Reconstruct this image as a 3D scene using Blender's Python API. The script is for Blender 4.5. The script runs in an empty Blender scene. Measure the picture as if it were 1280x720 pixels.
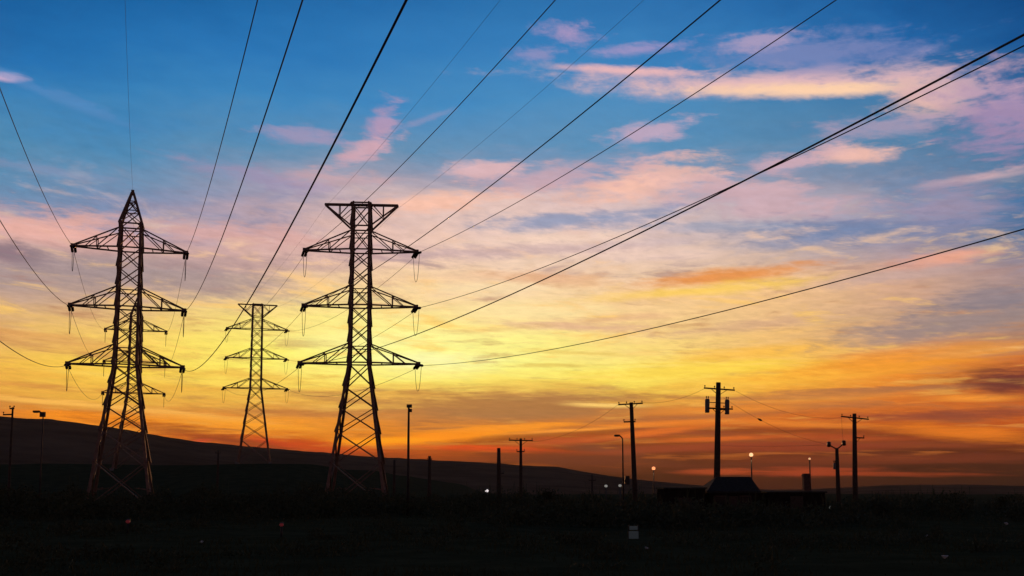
import bpy, bmesh, math, random
from mathutils import Vector, Matrix, noise as mnoise
random.seed(7)
S = bpy.context.scene
C = S.collection
R = math.radians

# ------------------------------------------------------------------ camera
FPX = 1244.4                      # focal length in pixels of a 1280 px wide picture
HOR = 614.0                       # row of the level horizon
TILT = 0.10                       # the camera is tilted up a little; the rest is a shifted lens (a cropped picture)
PITCH = math.atan(TILT)
V0 = HOR - FPX * TILT
CP, SP = math.cos(PITCH), math.sin(PITCH)
EYE = 2.6
cam = bpy.data.cameras.new('camera')
cam.sensor_width = 36.0
cam.lens = 36.0 * FPX / 1280
cam.shift_y = (V0 - 360) / 1280
cam.clip_start = 0.1
cam.clip_end = 20000
cam_o = bpy.data.objects.new('camera', cam)
C.objects.link(cam_o)
cam_o.location = (0, 0, EYE)
cam_o.rotation_euler = (math.pi / 2 + PITCH, 0, 0)
S.camera = cam_o

def ray(u, v):
    r = (u - 640) / FPX; t = (V0 - v) / FPX
    return Vector((r, CP - t * SP, SP + t * CP))
def at(u, v, Y):
    d = ray(u, v)
    return Vector((d.x, d.y, d.z)) * (Y / d.y) + Vector((0, 0, EYE))
def azel(u, v):
    d = ray(u, v).normalized()
    return math.degrees(math.atan2(d.x, d.y)), math.degrees(math.asin(d.z))

# ------------------------------------------------------------------ exposure, sun
S.view_settings.view_transform = 'Standard'
S.view_settings.look = 'None'
S.view_settings.exposure = 0
S.view_settings.gamma = 1
S.view_settings.use_curve_mapping = False
SUN_AZ, SUN_EL = azel(545, 560)[0], 1.6
sun = bpy.data.lights.new('sun', 'SUN')
sun.energy = 1.0
sun.angle = R(3)
sun.color = (1.0, 0.42, 0.16)
sun_o = bpy.data.objects.new('sun', sun)
C.objects.link(sun_o)
sd = Vector((math.sin(R(SUN_AZ)) * math.cos(R(SUN_EL)), math.cos(R(SUN_AZ)) * math.cos(R(SUN_EL)), math.sin(R(SUN_EL))))
sun_o.rotation_euler = sd.to_track_quat('Z', 'Y').to_euler()

# ------------------------------------------------------------------ sky
def lin(c):
    return tuple((x / 255 / 12.92) if x / 255 <= 0.04045 else ((x / 255 + 0.055) / 1.055) ** 2.4 for x in c)

SKY_U = [0, 160, 320, 480, 640, 800, 960, 1120, 1280]
SKY = [   # row of the photo, then the sky's colour at nine bearings
 (0,   [(20,96,159),(21,98,161),(28,105,168),(33,107,170),(40,112,172),(43,113,174),(35,105,168),(22,90,153),(9,72,131)]),
 (60,  [(33,112,176),(31,110,174),(39,117,181),(45,121,183),(52,125,185),(58,129,187),(48,119,179),(31,102,166),(19,86,148)]),
 (120, [(56,127,181),(52,127,183),(58,133,189),(64,135,189),(70,139,191),(74,139,189),(70,131,177),(64,121,167),(68,115,158)]),
 (180, [(78,137,177),(78,137,179),(90,141,179),(102,143,177),(94,143,183),(90,143,183),(88,137,175),(82,129,167),(70,117,157)]),
 (225, [(98,140,176),(106,142,176),(138,148,174),(160,156,174),(158,156,176),(160,156,178),(140,150,174),(110,134,166),(84,122,158)]),
 (260, [(132,142,172),(126,140,174),(164,154,174),(208,180,178),(224,192,184),(210,186,186),(182,170,180),(134,142,170),(74,114,158)]),
 (300, [(212,170,164),(204,166,162),(208,168,164),(230,192,178),(232,200,186),(218,190,184),(188,172,176),(148,144,164),(98,120,154)]),
 (340, [(168,146,144),(176,152,146),(206,170,156),(240,202,168),(244,210,178),(236,200,168),(230,188,150),(202,160,146),(160,138,142)]),
 (370, [(196,162,142),(208,170,142),(238,196,146),(250,214,154),(250,218,162),(246,204,150),(244,196,140),(214,168,138),(172,142,132)]),
 (400, [(222,174,118),(234,190,116),(254,228,126),(255,236,146),(253,224,150),(248,208,142),(236,190,134),(200,160,130),(160,132,118)]),
 (430, [(238,184,94),(248,206,94),(255,238,114),(255,252,150),(255,242,142),(252,218,128),(244,192,112),(222,160,104),(176,124,96)]),
 (458, [(246,190,76),(252,212,80),(255,238,104),(255,252,140),(255,250,134),(255,234,108),(255,208,78),(248,160,56),(200,104,48)]),
 (478, [(238,174,70),(248,198,74),(255,224,96),(255,238,112),(252,224,100),(254,224,90),(250,186,64),(236,140,46),(150,70,42)]),
 (495, [(226,158,64),(234,172,66),(242,186,74),(240,184,80),(218,164,78),(226,164,66),(238,156,56),(226,128,46),(196,96,38)]),
 (512, [(200,122,56),(214,132,54),(220,140,58),(194,128,66),(178,118,66),(196,122,58),(222,126,46),(208,106,38),(188,86,32)]),
 (530, [(230,136,44),(248,148,36),(246,154,40),(224,136,48),(194,116,49),(201,110,42),(203,99,32),(190,87,28),(190,82,25)]),
 (548, [(212,108,27),(214,104,23),(212,111,25),(221,126,25),(158,80,19),(140,65,22),(130,55,21),(120,50,19),(120,48,16)]),
 (564, [(171,72,23),(176,68,21),(176,59,21),(187,75,19),(130,51,16),(114,47,21),(108,41,18),(91,36,16),(92,34,14)]),
 (580, [(93,37,18),(95,35,18),(101,35,18),(108,39,18),(71,28,15),(81,34,17),(75,29,13),(62,24,12),(60,23,11)]),
 (597, [(53,24,13),(54,24,13),(57,24,13),(61,24,13),(43,17,10),(54,21,11),(54,19,10),(43,16,8),(36,14,8)]),
 (616, [(33,15,9),(33,15,9),(36,16,9),(38,16,9),(38,16,9),(45,18,10),(50,18,10),(38,14,8),(28,12,7)]),
]
# wisps and streaks of cloud: row/column of the centre, half length, half thickness, tilt, colour, strength, raggedness
CLOUD = [
 (880,520,150,5,-2,(168,98,56),.75,.5),(1000,507,150,4,1,(178,108,62),.7,.5),(640,516,130,9,0,(160,112,74),.7,.4),(770,575,110,7,3,(98,46,30),.6,.6),(960,583,140,5,0,(96,40,24),.7,.5),(1150,556,120,4,2,(132,58,30),.7,.5),
 (530,455,90,16,0,(255,253,180),.8,.4),(470,425,120,12,-2,(255,246,160),.5,.5),(690,300,120,10,-3,(246,212,190),.8,.8),(800,318,120,8,2,(240,206,190),.7,.8),(880,232,120,12,6,(214,180,186),.6,.9),
 (930,283,150,7,2,(150,158,182),.7,.8),(1120,345,110,9,-3,(196,166,160),.6,.8),(640,358,130,8,-2,(252,222,176),.7,.7),
 (960,440,150,10,-3,(255,190,70),.7,.6),(1010,468,150,9,-2,(255,186,62),.8,.6),(1040,575,180,5,1,(112,46,24),.7,.5),(900,548,120,3,-2,(226,104,34),.7,.5),(1000,530,120,4,3,(240,136,44),.7,.6),(860,540,110,4,3,(142,66,36),.7,.5),(680,500,120,10,0,(166,116,74),.7,.4),
 (660,388,100,12,0,(255,228,162),.8,.7),(700,408,100,5,2,(236,190,148),.8,.6),(770,398,70,5,-3,(236,186,138),.8,.7),(610,412,70,4,-3,(236,196,120),.7,.7),
 (740,442,90,3,3,(238,204,104),.8,.6),(690,457,70,2.5,0,(226,190,90),.7,.6),(830,372,80,5,-3,(214,172,150),.6,.7),
 (1110,487,180,3.5,0,(168,106,68),.85,.5),(1225,497,70,5,1,(250,152,52),.9,.5),(1050,547,110,4,2,(168,68,30),.8,.5),(1130,572,160,6,1,(106,42,24),.8,.5),
 (1010,590,90,6,0,(158,58,30),.8,.5),(1235,438,70,2.5,-2,(250,194,116),.9,.6),(1200,445,90,2,-3,(226,160,90),.8,.6),(600,541,90,4,-5,(252,164,40),.9,.5),
 (720,537,110,2.5,-3,(252,154,54),.9,.5),(745,560,80,6,6,(116,58,38),.8,.6),(760,548,110,3,-4,(150,74,38),.8,.6),(860,528,120,4,-2,(236,128,40),.8,.6),
 (950,500,120,3,0,(250,170,64),.8,.6),(880,497,110,2.5,2,(170,110,62),.7,.5),(300,528,110,4,5,(252,160,40),.9,.5),(180,512,150,3,4,(252,190,90),.8,.5),
 (340,552,50,4,10,(228,70,22),.8,.6),(350,515,120,4,2,(190,118,58),.7,.5),(40,482,110,4,3,(214,140,66),.7,.6),(150,470,110,3,2,(255,210,92),.7,.6),
 (965,104,290,17,4,(230,186,186),.95,.6),(1010,113,190,9,5,(252,208,172),1,.5),(780,88,110,6,5,(236,184,184),.9,.4),(1170,122,70,22,8,(240,190,172),.9,.9),
 (1010,70,150,24,4,(128,136,184),.7,.9),(955,50,50,12,-6,(176,158,190),.8,.9),(1250,140,80,44,24,(168,140,176),.85,1.0),
 (1190,112,90,22,10,(196,166,184),.5,.8),
 (716,42,36,12,8,(176,152,192),.8,1.0),(670,68,34,9,0,(150,146,190),.7,1.0),(795,62,66,8,-3,(166,150,194),.75,.9),
 (800,168,70,11,-9,(196,168,190),.85,1.0),(1065,194,74,11,4,(240,188,174),.95,.8),(985,204,66,15,-8,(210,172,184),.85,.9),(1100,158,110,12,2,(178,158,182),.7,.9),
 (1225,222,100,6,-2,(208,172,178),.85,.6),(790,233,110,22,-8,(246,192,172),.95,.8),(700,222,120,16,-6,(216,172,180),.6,.9),(970,250,170,24,9,(208,172,180),.85,.9),
 (1180,258,80,36,-6,(156,144,170),.8,1.0),(1060,288,140,15,3,(104,128,168),.8,.8),(720,275,140,13,-2,(128,148,184),.8,.8),(1000,300,90,10,-4,(118,136,172),.6,.8),
 (480,158,34,17,-62,(186,152,182),.8,.9),(450,190,60,13,-24,(212,168,180),.9,.9),(385,172,56,9,4,(170,152,184),.7,.9),(604,212,60,10,-3,(228,184,186),.85,.8),
 (548,252,84,13,-6,(250,194,170),.9,.8),(335,222,110,12,5,(160,146,178),.7,.9),(420,222,80,10,0,(206,168,174),.7,.8),(530,150,50,5,-20,(150,150,188),.5,.9),
 (10,97,28,5,-2,(222,182,206),.95,.5),(70,215,90,7,3,(134,148,182),.6,.9),(60,115,140,7,14,(86,138,192),.6,.8),
 (60,288,130,20,6,(238,178,164),.85,.8),(16,318,50,13,4,(120,94,112),.85,.7),(200,346,260,22,3,(160,142,146),.7,.8),(280,292,190,13,2,(222,170,162),.7,.8),
 (600,315,200,9,-2,(190,160,166),.6,.8),(620,345,160,8,-3,(240,196,160),.6,.8),(330,330,140,10,-2,(184,152,152),.6,.8),
 (905,346,130,9,-4,(230,146,76),.95,.6),(870,364,150,8,-3,(255,208,96),.9,.6),(1190,321,84,9,-4,(238,168,142),.9,.6),(700,350,90,9,4,(226,158,110),.5,.8),
 (1180,408,170,20,-7,(152,134,134),.85,.8),(1240,372,110,14,-3,(134,126,138),.7,.8),(960,405,110,7,-4,(206,160,130),.6,.8),(760,410,90,8,5,(226,176,140),.6,.8),
 (1265,478,80,16,4,(104,46,44),.9,.7),(1110,452,150,16,-4,(242,148,46),.75,.8),(1220,436,90,6,-5,(226,150,74),.7,.7),(860,462,150,9,-2,(255,214,74),.7,.7),
 (480,465,160,12,0,(255,238,120),.6,.7),(100,430,150,9,4,(226,160,90),.6,.8),(330,470,140,7,2,(236,176,72),.6,.8),
 (620,508,170,16,1,(176,120,66),.8,.5),(755,506,56,3.5,2,(255,206,110),1,.4),(420,497,90,6,4,(176,116,70),.6,.7),(1010,495,170,6,-1,(196,124,66),.7,.6),
 (560,545,140,7,-6,(252,142,24),.95,.6),(470,552,90,5,0,(255,158,22),.95,.5),(650,533,110,4,-3,(250,150,40),.85,.6),(700,552,140,6,-4,(196,78,34),.6,.7),
 (60,502,150,3.5,3,(255,188,84),.9,.5),(110,522,120,9,3,(248,142,26),.9,.5),(240,520,110,4,4,(250,172,70),.8,.6),(252,551,13,3,-4,(244,92,50),.9,.4),
 (290,550,170,9,8,(134,46,24),.7,.6),(390,556,60,7,6,(196,60,20),.7,.6),(1200,540,120,9,6,(232,122,28),.85,.6),(1180,519,150,6,0,(142,68,48),.85,.5),
 (900,512,120,6,-2,(238,140,46),.7,.7),(850,560,140,5,-3,(150,62,34),.7,.6),(1000,560,150,6,0,(140,54,32),.7,.6),(820,540,90,4,-6,(236,116,36),.7,.6),
 (590,560,120,4,2,(226,70,20),.7,.6),(1080,592,150,3,1,(150,56,26),.7,.5),(900,590,60,4,0,(176,70,34),.7,.5),
 (690,575,120,9,4,(96,42,30),.6,.6),
]
W = bpy.data.worlds.new('World'); S.world = W
W.use_nodes = True
nt = W.node_tree; N = nt.nodes; L = nt.links
N.clear()
def nd(t, **kw):
    n = N.new(t)
    for k, v in kw.items(): setattr(n, k, v)
    return n
def val(sock, x):
    if isinstance(x, bpy.types.NodeSocket): L.new(x, sock)
    else: sock.default_value = x
def mth(op, a, b=None, c=None, clamp=False):
    n = nd('ShaderNodeMath', operation=op, use_clamp=clamp)
    val(n.inputs[0], a)
    if b is not None: val(n.inputs[1], b)
    if c is not None: val(n.inputs[2], c)
    return n.outputs[0]
def mixc(f, a, b, blend='MIX'):
    n = nd('ShaderNodeMix', data_type='RGBA', blend_type=blend, clamp_factor=True)
    val(n.inputs[0], f); val(n.inputs[6], a); val(n.inputs[7], b)
    return n.outputs[2]
def mapr(x, a, b, c, d, interp='SMOOTHSTEP'):
    n = nd('ShaderNodeMapRange', interpolation_type=interp)
    for i, q in enumerate((x, a, b, c, d)): val(n.inputs[i], q)
    return n.outputs[0]
def comb(x, y, z=0.0):
    n = nd('ShaderNodeCombineXYZ'); val(n.inputs[0], x); val(n.inputs[1], y); val(n.inputs[2], z)
    return n.outputs[0]
def noi(vec, scale, detail=4, rough=.55, dist=0.0):
    n = nd('ShaderNodeTexNoise', noise_dimensions='3D')
    L.new(vec, n.inputs['Vector']); n.inputs['Scale'].default_value = scale
    n.inputs['Detail'].default_value = detail; n.inputs['Roughness'].default_value = rough; n.inputs['Distortion'].default_value = dist
    return n.outputs[0]
tc = nd('ShaderNodeTexCoord')
nrm = nd('ShaderNodeVectorMath', operation='NORMALIZE'); L.new(tc.outputs['Generated'], nrm.inputs[0])
sx = nd('ShaderNodeSeparateXYZ'); L.new(nrm.outputs[0], sx.inputs[0])
DEG = 180 / math.pi
az0 = mth('MULTIPLY', mth('ARCTAN2', sx.outputs[0], sx.outputs[1]), DEG)
el0 = mth('MULTIPLY', mth('ARCSINE', sx.outputs[2]), DEG)
elc = mth('MAXIMUM', el0, -1.0)
depth = mth('MULTIPLY', mth('LOGARITHM', mth('ADD', elc, 3.0), math.e), 6.0)     # cloud bands get thinner towards the horizon
sv = comb(mth('MULTIPLY', az0, 1 / 17.0), depth, 0.0)
sv2 = comb(mth('MULTIPLY_ADD', depth, 0.35, mth('MULTIPLY', az0, 1 / 9.0)), depth, 4.7)
nA = mth('SUBTRACT', noi(sv, 1.1, 5, .6, .4), .5)
nB = mth('SUBTRACT', noi(sv2, 1.5, 6, .62, .6), .5)
nC = mth('SUBTRACT', noi(sv, 5.0, 5, .65, .3), .5)
amp = mapr(el0, 0, 16, 1.5, 4.0, 'LINEAR')
el = mth('ADD', mth('MULTIPLY_ADD', mth('MULTIPLY', nA, amp), 1.0, el0), mth('MULTIPLY', nC, mth('MULTIPLY', amp, .35)))
az = mth('MULTIPLY_ADD', nB, 9.0, az0)
# gradient columns
def sky_at(i, v):
    rows = SKY
    if v <= rows[0][0]: return lin(rows[0][1][i])
    for (v0, c0), (v1, c1) in zip(rows, rows[1:]):
        if v <= v1:
            t = (v - v0) / (v1 - v0)
            return tuple(a + (b - a) * t for a, b in zip(lin(c0[i]), lin(c1[i])))
    return lin(rows[-1][1][i])
ELMAX = 60.0
t_el = mapr(el, 0.0, ELMAX, 0.0, 1.0, 'LINEAR')
def ramp(stops):
    n = nd('ShaderNodeValToRGB'); n.color_ramp.interpolation = 'LINEAR'
    L.new(t_el, n.inputs[0])
    e = n.color_ramp.elements
    stops = sorted(stops)
    while len(e) < len(stops): e.new(0.5)
    for k, (p, c) in enumerate(stops):
        e[k].position = p; e[k].color = (*c, 1)
    return n.outputs[0]
ZEN = lin((20, 38, 54))
cols = []
for i, u in enumerate(SKY_U):
    stops = []
    for v, cc in SKY:
        stops.append((max(0.0, azel(u, v)[1]) / ELMAX, lin(cc[i])))
    stops.append((34 / ELMAX, lin(tuple(x * .62 for x in SKY[0][1][i]))))
    stops.append((42 / ELMAX, lin((21, 44, 70))))
    stops.append((1.0, ZEN))
    cols.append((azel(u, 330)[0], ramp(stops)))
def darkcol(az_, k):
    st = [(0.0, tuple(x * k for x in lin((128, 80, 62)))), (.08, tuple(x * k for x in lin((138, 96, 88)))), (.25, tuple(x * k for x in lin((78, 74, 92)))), (.6, tuple(x * k for x in lin((10, 26, 50)))), (1.0, ZEN)]
    return (az_, ramp(st))
cols = [darkcol(-110, 1.0), darkcol(-50, 1.0)] + cols + [darkcol(50, 1.0), darkcol(110, 1.0)]
sky = cols[0][1]
for (a0, c0), (a1, c1) in zip(cols, cols[1:]):
    sky = mixc(mapr(az, a0, a1, 0, 1, 'LINEAR'), sky, c1)
# unplaced thin streaks
band = mapr(el0, 9, 17, 0, 1)
pinkc = mixc(band, mixc(mapr(el0, 1, 5, 0, 1), (*lin((226, 104, 34)), 1), (*lin((255, 202, 96)), 1)), (*lin((236, 196, 186)), 1))
greyc = mixc(band, mixc(mapr(el0, 2, 6, 0, 1), (*lin((112, 50, 30)), 1), (*lin((178, 116, 76)), 1)), (*lin((96, 126, 170)), 1))
low = mapr(el0, .4, 2.5, .0, 1)
front = mapr(mth('ABSOLUTE', az0), 40, 70, 1, 0)
topfade = mapr(el0, 12.5, 18.5, 1, .0)
kk = mth('MULTIPLY', mth('MULTIPLY', low, front), topfade)
sky = mixc(mth('MULTIPLY', mapr(mth('ADD', nB, mth('MULTIPLY', nC, .5)), .02, .20, 0, .66), mth('MULTIPLY', kk, mapr(el0, 5, 10, .5, 1))), sky, pinkc)
sky = mixc(mth('MULTIPLY', mapr(mth('SUBTRACT', mth('MULTIPLY', nC, .5), nB), .03, .22, 0, .58), kk), sky, greyc)
# placed clouds
nD = mth('SUBTRACT', noi(sv2, 9.0, 4, .6, .2), .5)
fib = mth('MULTIPLY_ADD', mth('MULTIPLY', nD, mth('MULTIPLY', low, mapr(el0, 14, 24, 1, .15))), .42, 1.0)
pv = comb(mth('MULTIPLY_ADD', nC, 1.6, az0), mth('MULTIPLY_ADD', nC, .35, el0), 0.0)
rag = mth('MULTIPLY_ADD', nB, 1.3, mth('MULTIPLY_ADD', nC, 1.3, mth('MULTIPLY', nD, .8)))
for (u, v, hl, ht, tilt, col, st, rg) in CLOUD:
    a, e = azel(u, v)
    wx = abs(azel(u + hl, v)[0] - azel(u - hl, v)[0]) / 2
    wy = abs(azel(u, v - ht)[1] - azel(u, v + ht)[1]) / 2
    m = nd('ShaderNodeMapping', vector_type='TEXTURE')
    q = nd('ShaderNodeVectorMath', operation='MULTIPLY_ADD'); L.new(sky, q.inputs[0]); q.inputs[1].default_value = (1e-7,) * 3; L.new(pv, q.inputs[2])   # evaluated one after the other
    L.new(q.outputs[0], m.inputs[0])
    m.inputs[1].default_value = (a, e, 0)
    m.inputs[2].default_value = (0, 0, -R(tilt))
    m.inputs[3].default_value = (wx * 1.15, wy * 1.35, 1)
    ln = nd('ShaderNodeVectorMath', operation='LENGTH'); L.new(m.outputs[0], ln.inputs[0])
    d = mth('MULTIPLY_ADD', rag, rg * 1.5, ln.outputs['Value'])
    sky = mixc(mapr(d, 1.12, .14, 0, st), sky, (*lin(col), 1))
fib = mth('MULTIPLY', fib, mapr(el0, 0, 5, 1.13, 1.02))          # makes up for what the haze takes
sky = mixc(1.0, sky, comb(fib, fib, fib), 'MULTIPLY')
bg = nd('ShaderNodeBackground'); L.new(sky, bg.inputs[0]); bg.inputs[1].default_value = 1.0
nish = nd('ShaderNodeTexSky', sky_type='NISHITA')
nish.sun_disc = False
nish.sun_elevation = R(SUN_EL)
nish.sun_rotation = R(SUN_AZ)
bg2 = nd('ShaderNodeBackground'); L.new(nish.outputs[0], bg2.inputs[0]); bg2.inputs[1].default_value = 0.0015
ad = nd('ShaderNodeAddShader'); L.new(bg.outputs[0], ad.inputs[0]); L.new(bg2.outputs[0], ad.inputs[1])
wo = nd('ShaderNodeOutputWorld'); L.new(ad.outputs[0], wo.inputs[0])
S.cycles.max_bounces = 3; S.cycles.diffuse_bounces = 1; S.cycles.glossy_bounces = 2
W.cycles.sampling_method = 'MANUAL'; W.cycles.sample_map_resolution = 512

# ------------------------------------------------------------------ materials
def mat(name, c1, c2=None, scale=3.0, rough=.8, metal=0.0, bump=0.0, detail=6, spec=.5):
    m = bpy.data.materials.new(name); m.use_nodes = True
    t = m.node_tree; b = t.nodes['Principled BSDF']
    b.inputs['Specular IOR Level'].default_value = spec
    b.inputs['Roughness'].default_value = rough; b.inputs['Metallic'].default_value = metal
    co = t.nodes.new('ShaderNodeTexCoord'); n = t.nodes.new('ShaderNodeTexNoise')
    n.inputs['Scale'].default_value = scale; n.inputs['Detail'].default_value = detail; n.inputs['Roughness'].default_value = .65
    t.links.new(co.outputs['Object'], n.inputs['Vector'])
    r = t.nodes.new('ShaderNodeValToRGB')
    r.color_ramp.elements[0].position = .35; r.color_ramp.elements[1].position = .68
    r.color_ramp.elements[0].color = (*c1, 1); r.color_ramp.elements[1].color = (*(c2 or c1), 1)
    t.links.new(n.outputs[0], r.inputs[0]); t.links.new(r.outputs[0], b.inputs['Base Color'])
    if bump:
        bp = t.nodes.new('ShaderNodeBump'); bp.inputs['Strength'].default_value = bump
        t.links.new(n.outputs[0], bp.inputs['Height']); t.links.new(bp.outputs[0], b.inputs['Normal'])
    return m
def glow(name, col, strength):
    m = bpy.data.materials.new(name); m.use_nodes = True
    b = m.node_tree.nodes['Principled BSDF']
    b.inputs['Base Color'].default_value = (*col, 1)
    b.inputs['Emission Color'].default_value = (*col, 1); b.inputs['Emission Strength'].default_value = strength
    return m
M = dict(
 steel=mat('weathered_galvanised_steel', (.20, .11, .08), (.32, .20, .15), 1.2, .6, .3),
 steel_dark=mat('dull_steel', (.05, .045, .045), (.09, .08, .08), 2, .6, .5),
 porcelain=mat('brown_glazed_porcelain', (.045, .022, .016), (.06, .03, .02), 4, .3),
 wire=mat('aged_aluminium_strand', (.06, .055, .055), (.09, .085, .08), 8, .8, 0),
 wood=mat('creosoted_timber', (.05, .035, .026), (.10, .07, .05), 5, .9, 0, .3),
 can=mat('grey_painted_tank', (.12, .12, .12), (.16, .16, .155), 3, .5),
 ground=mat('dark_scrubland_soil', (.05, .056, .03), (.09, .095, .052), .35, .95, 0, .4, 9, 0),
 grass=mat('dry_scrub_grass', (.05, .06, .03), (.10, .11, .05), .6, .9, 0, 0, 6, 0),
 hill=mat('dry_brush_hillside', (.15, .085, .05), (.26, .155, .095), .012, .95, 0, 0, 9, 0),
 leaf=mat('dark_evergreen_leaf', (.04, .058, .03), (.10, .11, .055), 1.5, .8, 0, 0, 6, .1),
 bark=mat('rough_bark', (.04, .03, .022), (.08, .06, .045), 6, .95, 0, .3),
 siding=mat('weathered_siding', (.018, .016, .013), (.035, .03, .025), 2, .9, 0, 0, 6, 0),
 shingle=mat('asphalt_shingle', (.03, .03, .03), (.06, .058, .055), 4, .9, 0, .3, 6, .1),
 pane=mat('dark_window_glass', (.02, .022, .025), None, 2, .08),
 brick=mat('sooty_brick', (.09, .05, .04), (.16, .09, .07), 5, .9),
 concrete=mat('grey_concrete', (.16, .155, .145), (.24, .23, .22), 2, .9),
 scrap=mat('pale_plastic_scrap', (.6, .62, .62), (.8, .8, .8), 3, .5),
 black=mat('black_housing', (.02, .02, .02), (.03, .03, .03), 3, .5),
 amber=glow('warm_sodium_lens', (1.0, .33, .13), 1.25),
 warm=glow('warm_white_lens', (1.0, .55, .27), 1.35),
 dimwarm=glow('dim_warm_lens', (1.0, .52, .26), .8),
 white=glow('cool_white_lens', (.95, .85, .85), .9),
 dim=glow('dim_white_lens', (.85, .85, .75), .22),
 red=glow('dim_red_lens', (.4, .05, .06), .1),
 panel=glow('pale_lit_panel', (.16, .22, .23), .045),
)

# ------------------------------------------------------------------ helpers
def tag(o, label=None, cat=None, group=None, kind=None):
    for k, x in (('label', label), ('category', cat), ('group', group), ('kind', kind)):
        if x: o[k] = x
    return o
def obj(name, bm, m, parent=None, smooth=False):
    me = bpy.data.meshes.new(name)
    bmesh.ops.recalc_face_normals(bm, faces=bm.faces)
    bm.to_mesh(me); bm.free()
    me.materials.append(m)
    if smooth:
        for p in me.polygons: p.use_smooth = True
    o = bpy.data.objects.new(name, me); C.objects.link(o)
    if parent: o.parent = parent
    return o
def thing(name, loc, label, cat, group=None, rz=0):
    o = bpy.data.objects.new(name, None); C.objects.link(o)
    o.location = loc; o.rotation_euler = (0, 0, rz); o.empty_display_size = .3
    return tag(o, label, cat, group)
def copy_tree(o, parent=None):
    c = o.copy(); C.objects.link(c)
    if parent: c.parent = parent
    for ch in list(o.children): copy_tree(ch, c)
    return c
def frame(d, hint=Vector((0, 0, 1))):
    d = d.normalized()
    if abs(d.dot(hint)) > .98: hint = Vector((1, 0, 0))
    a = d.cross(hint).normalized(); b = a.cross(d).normalized()
    return a, b
def beam(bm, p, q, w, h=None, hint=Vector((0, 0, 1))):
    p = Vector(p); q = Vector(q); h = h or w
    a, b = frame(q - p, hint)
    vs = []
    for c in (p, q):
        for s, t in ((-1, -1), (1, -1), (1, 1), (-1, 1)):
            vs.append(bm.verts.new(c + a * (s * w / 2) + b * (t * h / 2)))
    for f in ((0, 1, 2, 3), (7, 6, 5, 4), (0, 4, 5, 1), (1, 5, 6, 2), (2, 6, 7, 3), (3, 7, 4, 0)):
        bm.faces.new([vs[i] for i in f])
def angle(bm, p, q, w, inward, t=.05):
    """steel angle: two thin plates meeting at the outer corner"""
    p = Vector(p); q = Vector(q); d = (q - p).normalized()
    i = Vector(inward); i = (i - d * i.dot(d)).normalized(); j = d.cross(i).normalized()
    x = (i + j).normalized(); y = (i - j).normalized()
    prof = [Vector((0, 0, 0)), x * w, x * w + y * t, x * t + y * t, x * t + y * w, y * w]
    A = [bm.verts.new(p + o) for o in prof]; B = [bm.verts.new(q + o) for o in prof]
    for k in range(6):
        bm.faces.new((A[k], A[(k + 1) % 6], B[(k + 1) % 6], B[k]))
    bm.faces.new(A); bm.faces.new(B)
def tube(bm, pts, rad, n=6, cap=True):
    rings = []
    for k, p in enumerate(pts):
        p = Vector(p)
        d = Vector(pts[min(k + 1, len(pts) - 1)]) - Vector(pts[max(k - 1, 0)])
        a, b = frame(d)
        r = rad[k] if isinstance(rad, (list, tuple)) else rad
        rings.append([bm.verts.new(p + a * (r * math.cos(2 * math.pi * i / n)) + b * (r * math.sin(2 * math.pi * i / n))) for i in range(n)])
    for r0, r1 in zip(rings, rings[1:]):
        for i in range(n): bm.faces.new((r0[i], r0[(i + 1) % n], r1[(i + 1) % n], r1[i]))
    if cap: bm.faces.new(rings[0]); bm.faces.new(rings[-1])
def box(bm, lo, hi):
    x0, y0, z0 = lo; x1, y1, z1 = hi
    v = [bm.verts.new(c) for c in ((x0, y0, z0), (x1, y0, z0), (x1, y1, z0), (x0, y1, z0), (x0, y0, z1), (x1, y0, z1), (x1, y1, z1), (x0, y1, z1))]
    for f in ((3, 2, 1, 0), (4, 5, 6, 7), (0, 1, 5, 4), (1, 2, 6, 5), (2, 3, 7, 6), (3, 0, 4, 7)):
        bm.faces.new([v[i] for i in f])
def ball(bm, c, r, sz=1.0, seg=12):
    g = bmesh.ops.create_uvsphere(bm, u_segments=seg, v_segments=seg // 2 + 1, radius=r)
    for v in g['verts']: v.co = Vector((v.co.x, v.co.y, v.co.z * sz)) + Vector(c)
BM = bmesh.new

# ------------------------------------------------------------------ terrain
def sm(a, b, x):
    t = max(0.0, min(1.0, (x - a) / (b - a))); return t * t * (3 - 2 * t)
def gz(x, y):
    r = math.hypot(x, y)
    h = 8.2 * sm(165, 272, y) * sm(-15, -62, x)
    h += 2.7 * sm(274, 291, y) * sm(-15, -62, x)
    h += .35 * mnoise.noise(Vector((x * .05, y * .05, 1.3))) * sm(8, 40, r)
    h += .9 * mnoise.noise(Vector((x * .011, y * .011, 7.7))) * sm(150, 400, r) * (1 - sm(500, 900, r))
    return h
RIDGE = [(-400, 515), (-160, 512), (0, 524), (60, 529), (130, 537), (200, 548), (270, 557), (340, 564), (420, 570), (480, 574), (560, 578), (640, 583), (700, 586), (760, 596), (840, 604), (900, 609), (960, 612), (1000, 612), (1050, 610), (1110, 607), (1200, 606), (1280, 608), (1450, 603), (1700, 598)]
def ridge_v(u):
    for (a, va), (b, vb) in zip(RIDGE, RIDGE[1:]):
        if u <= b:
            t = max(0, (u - a) / (b - a)); return va + (vb - va) * t
    return RIDGE[-1][1]
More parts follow.
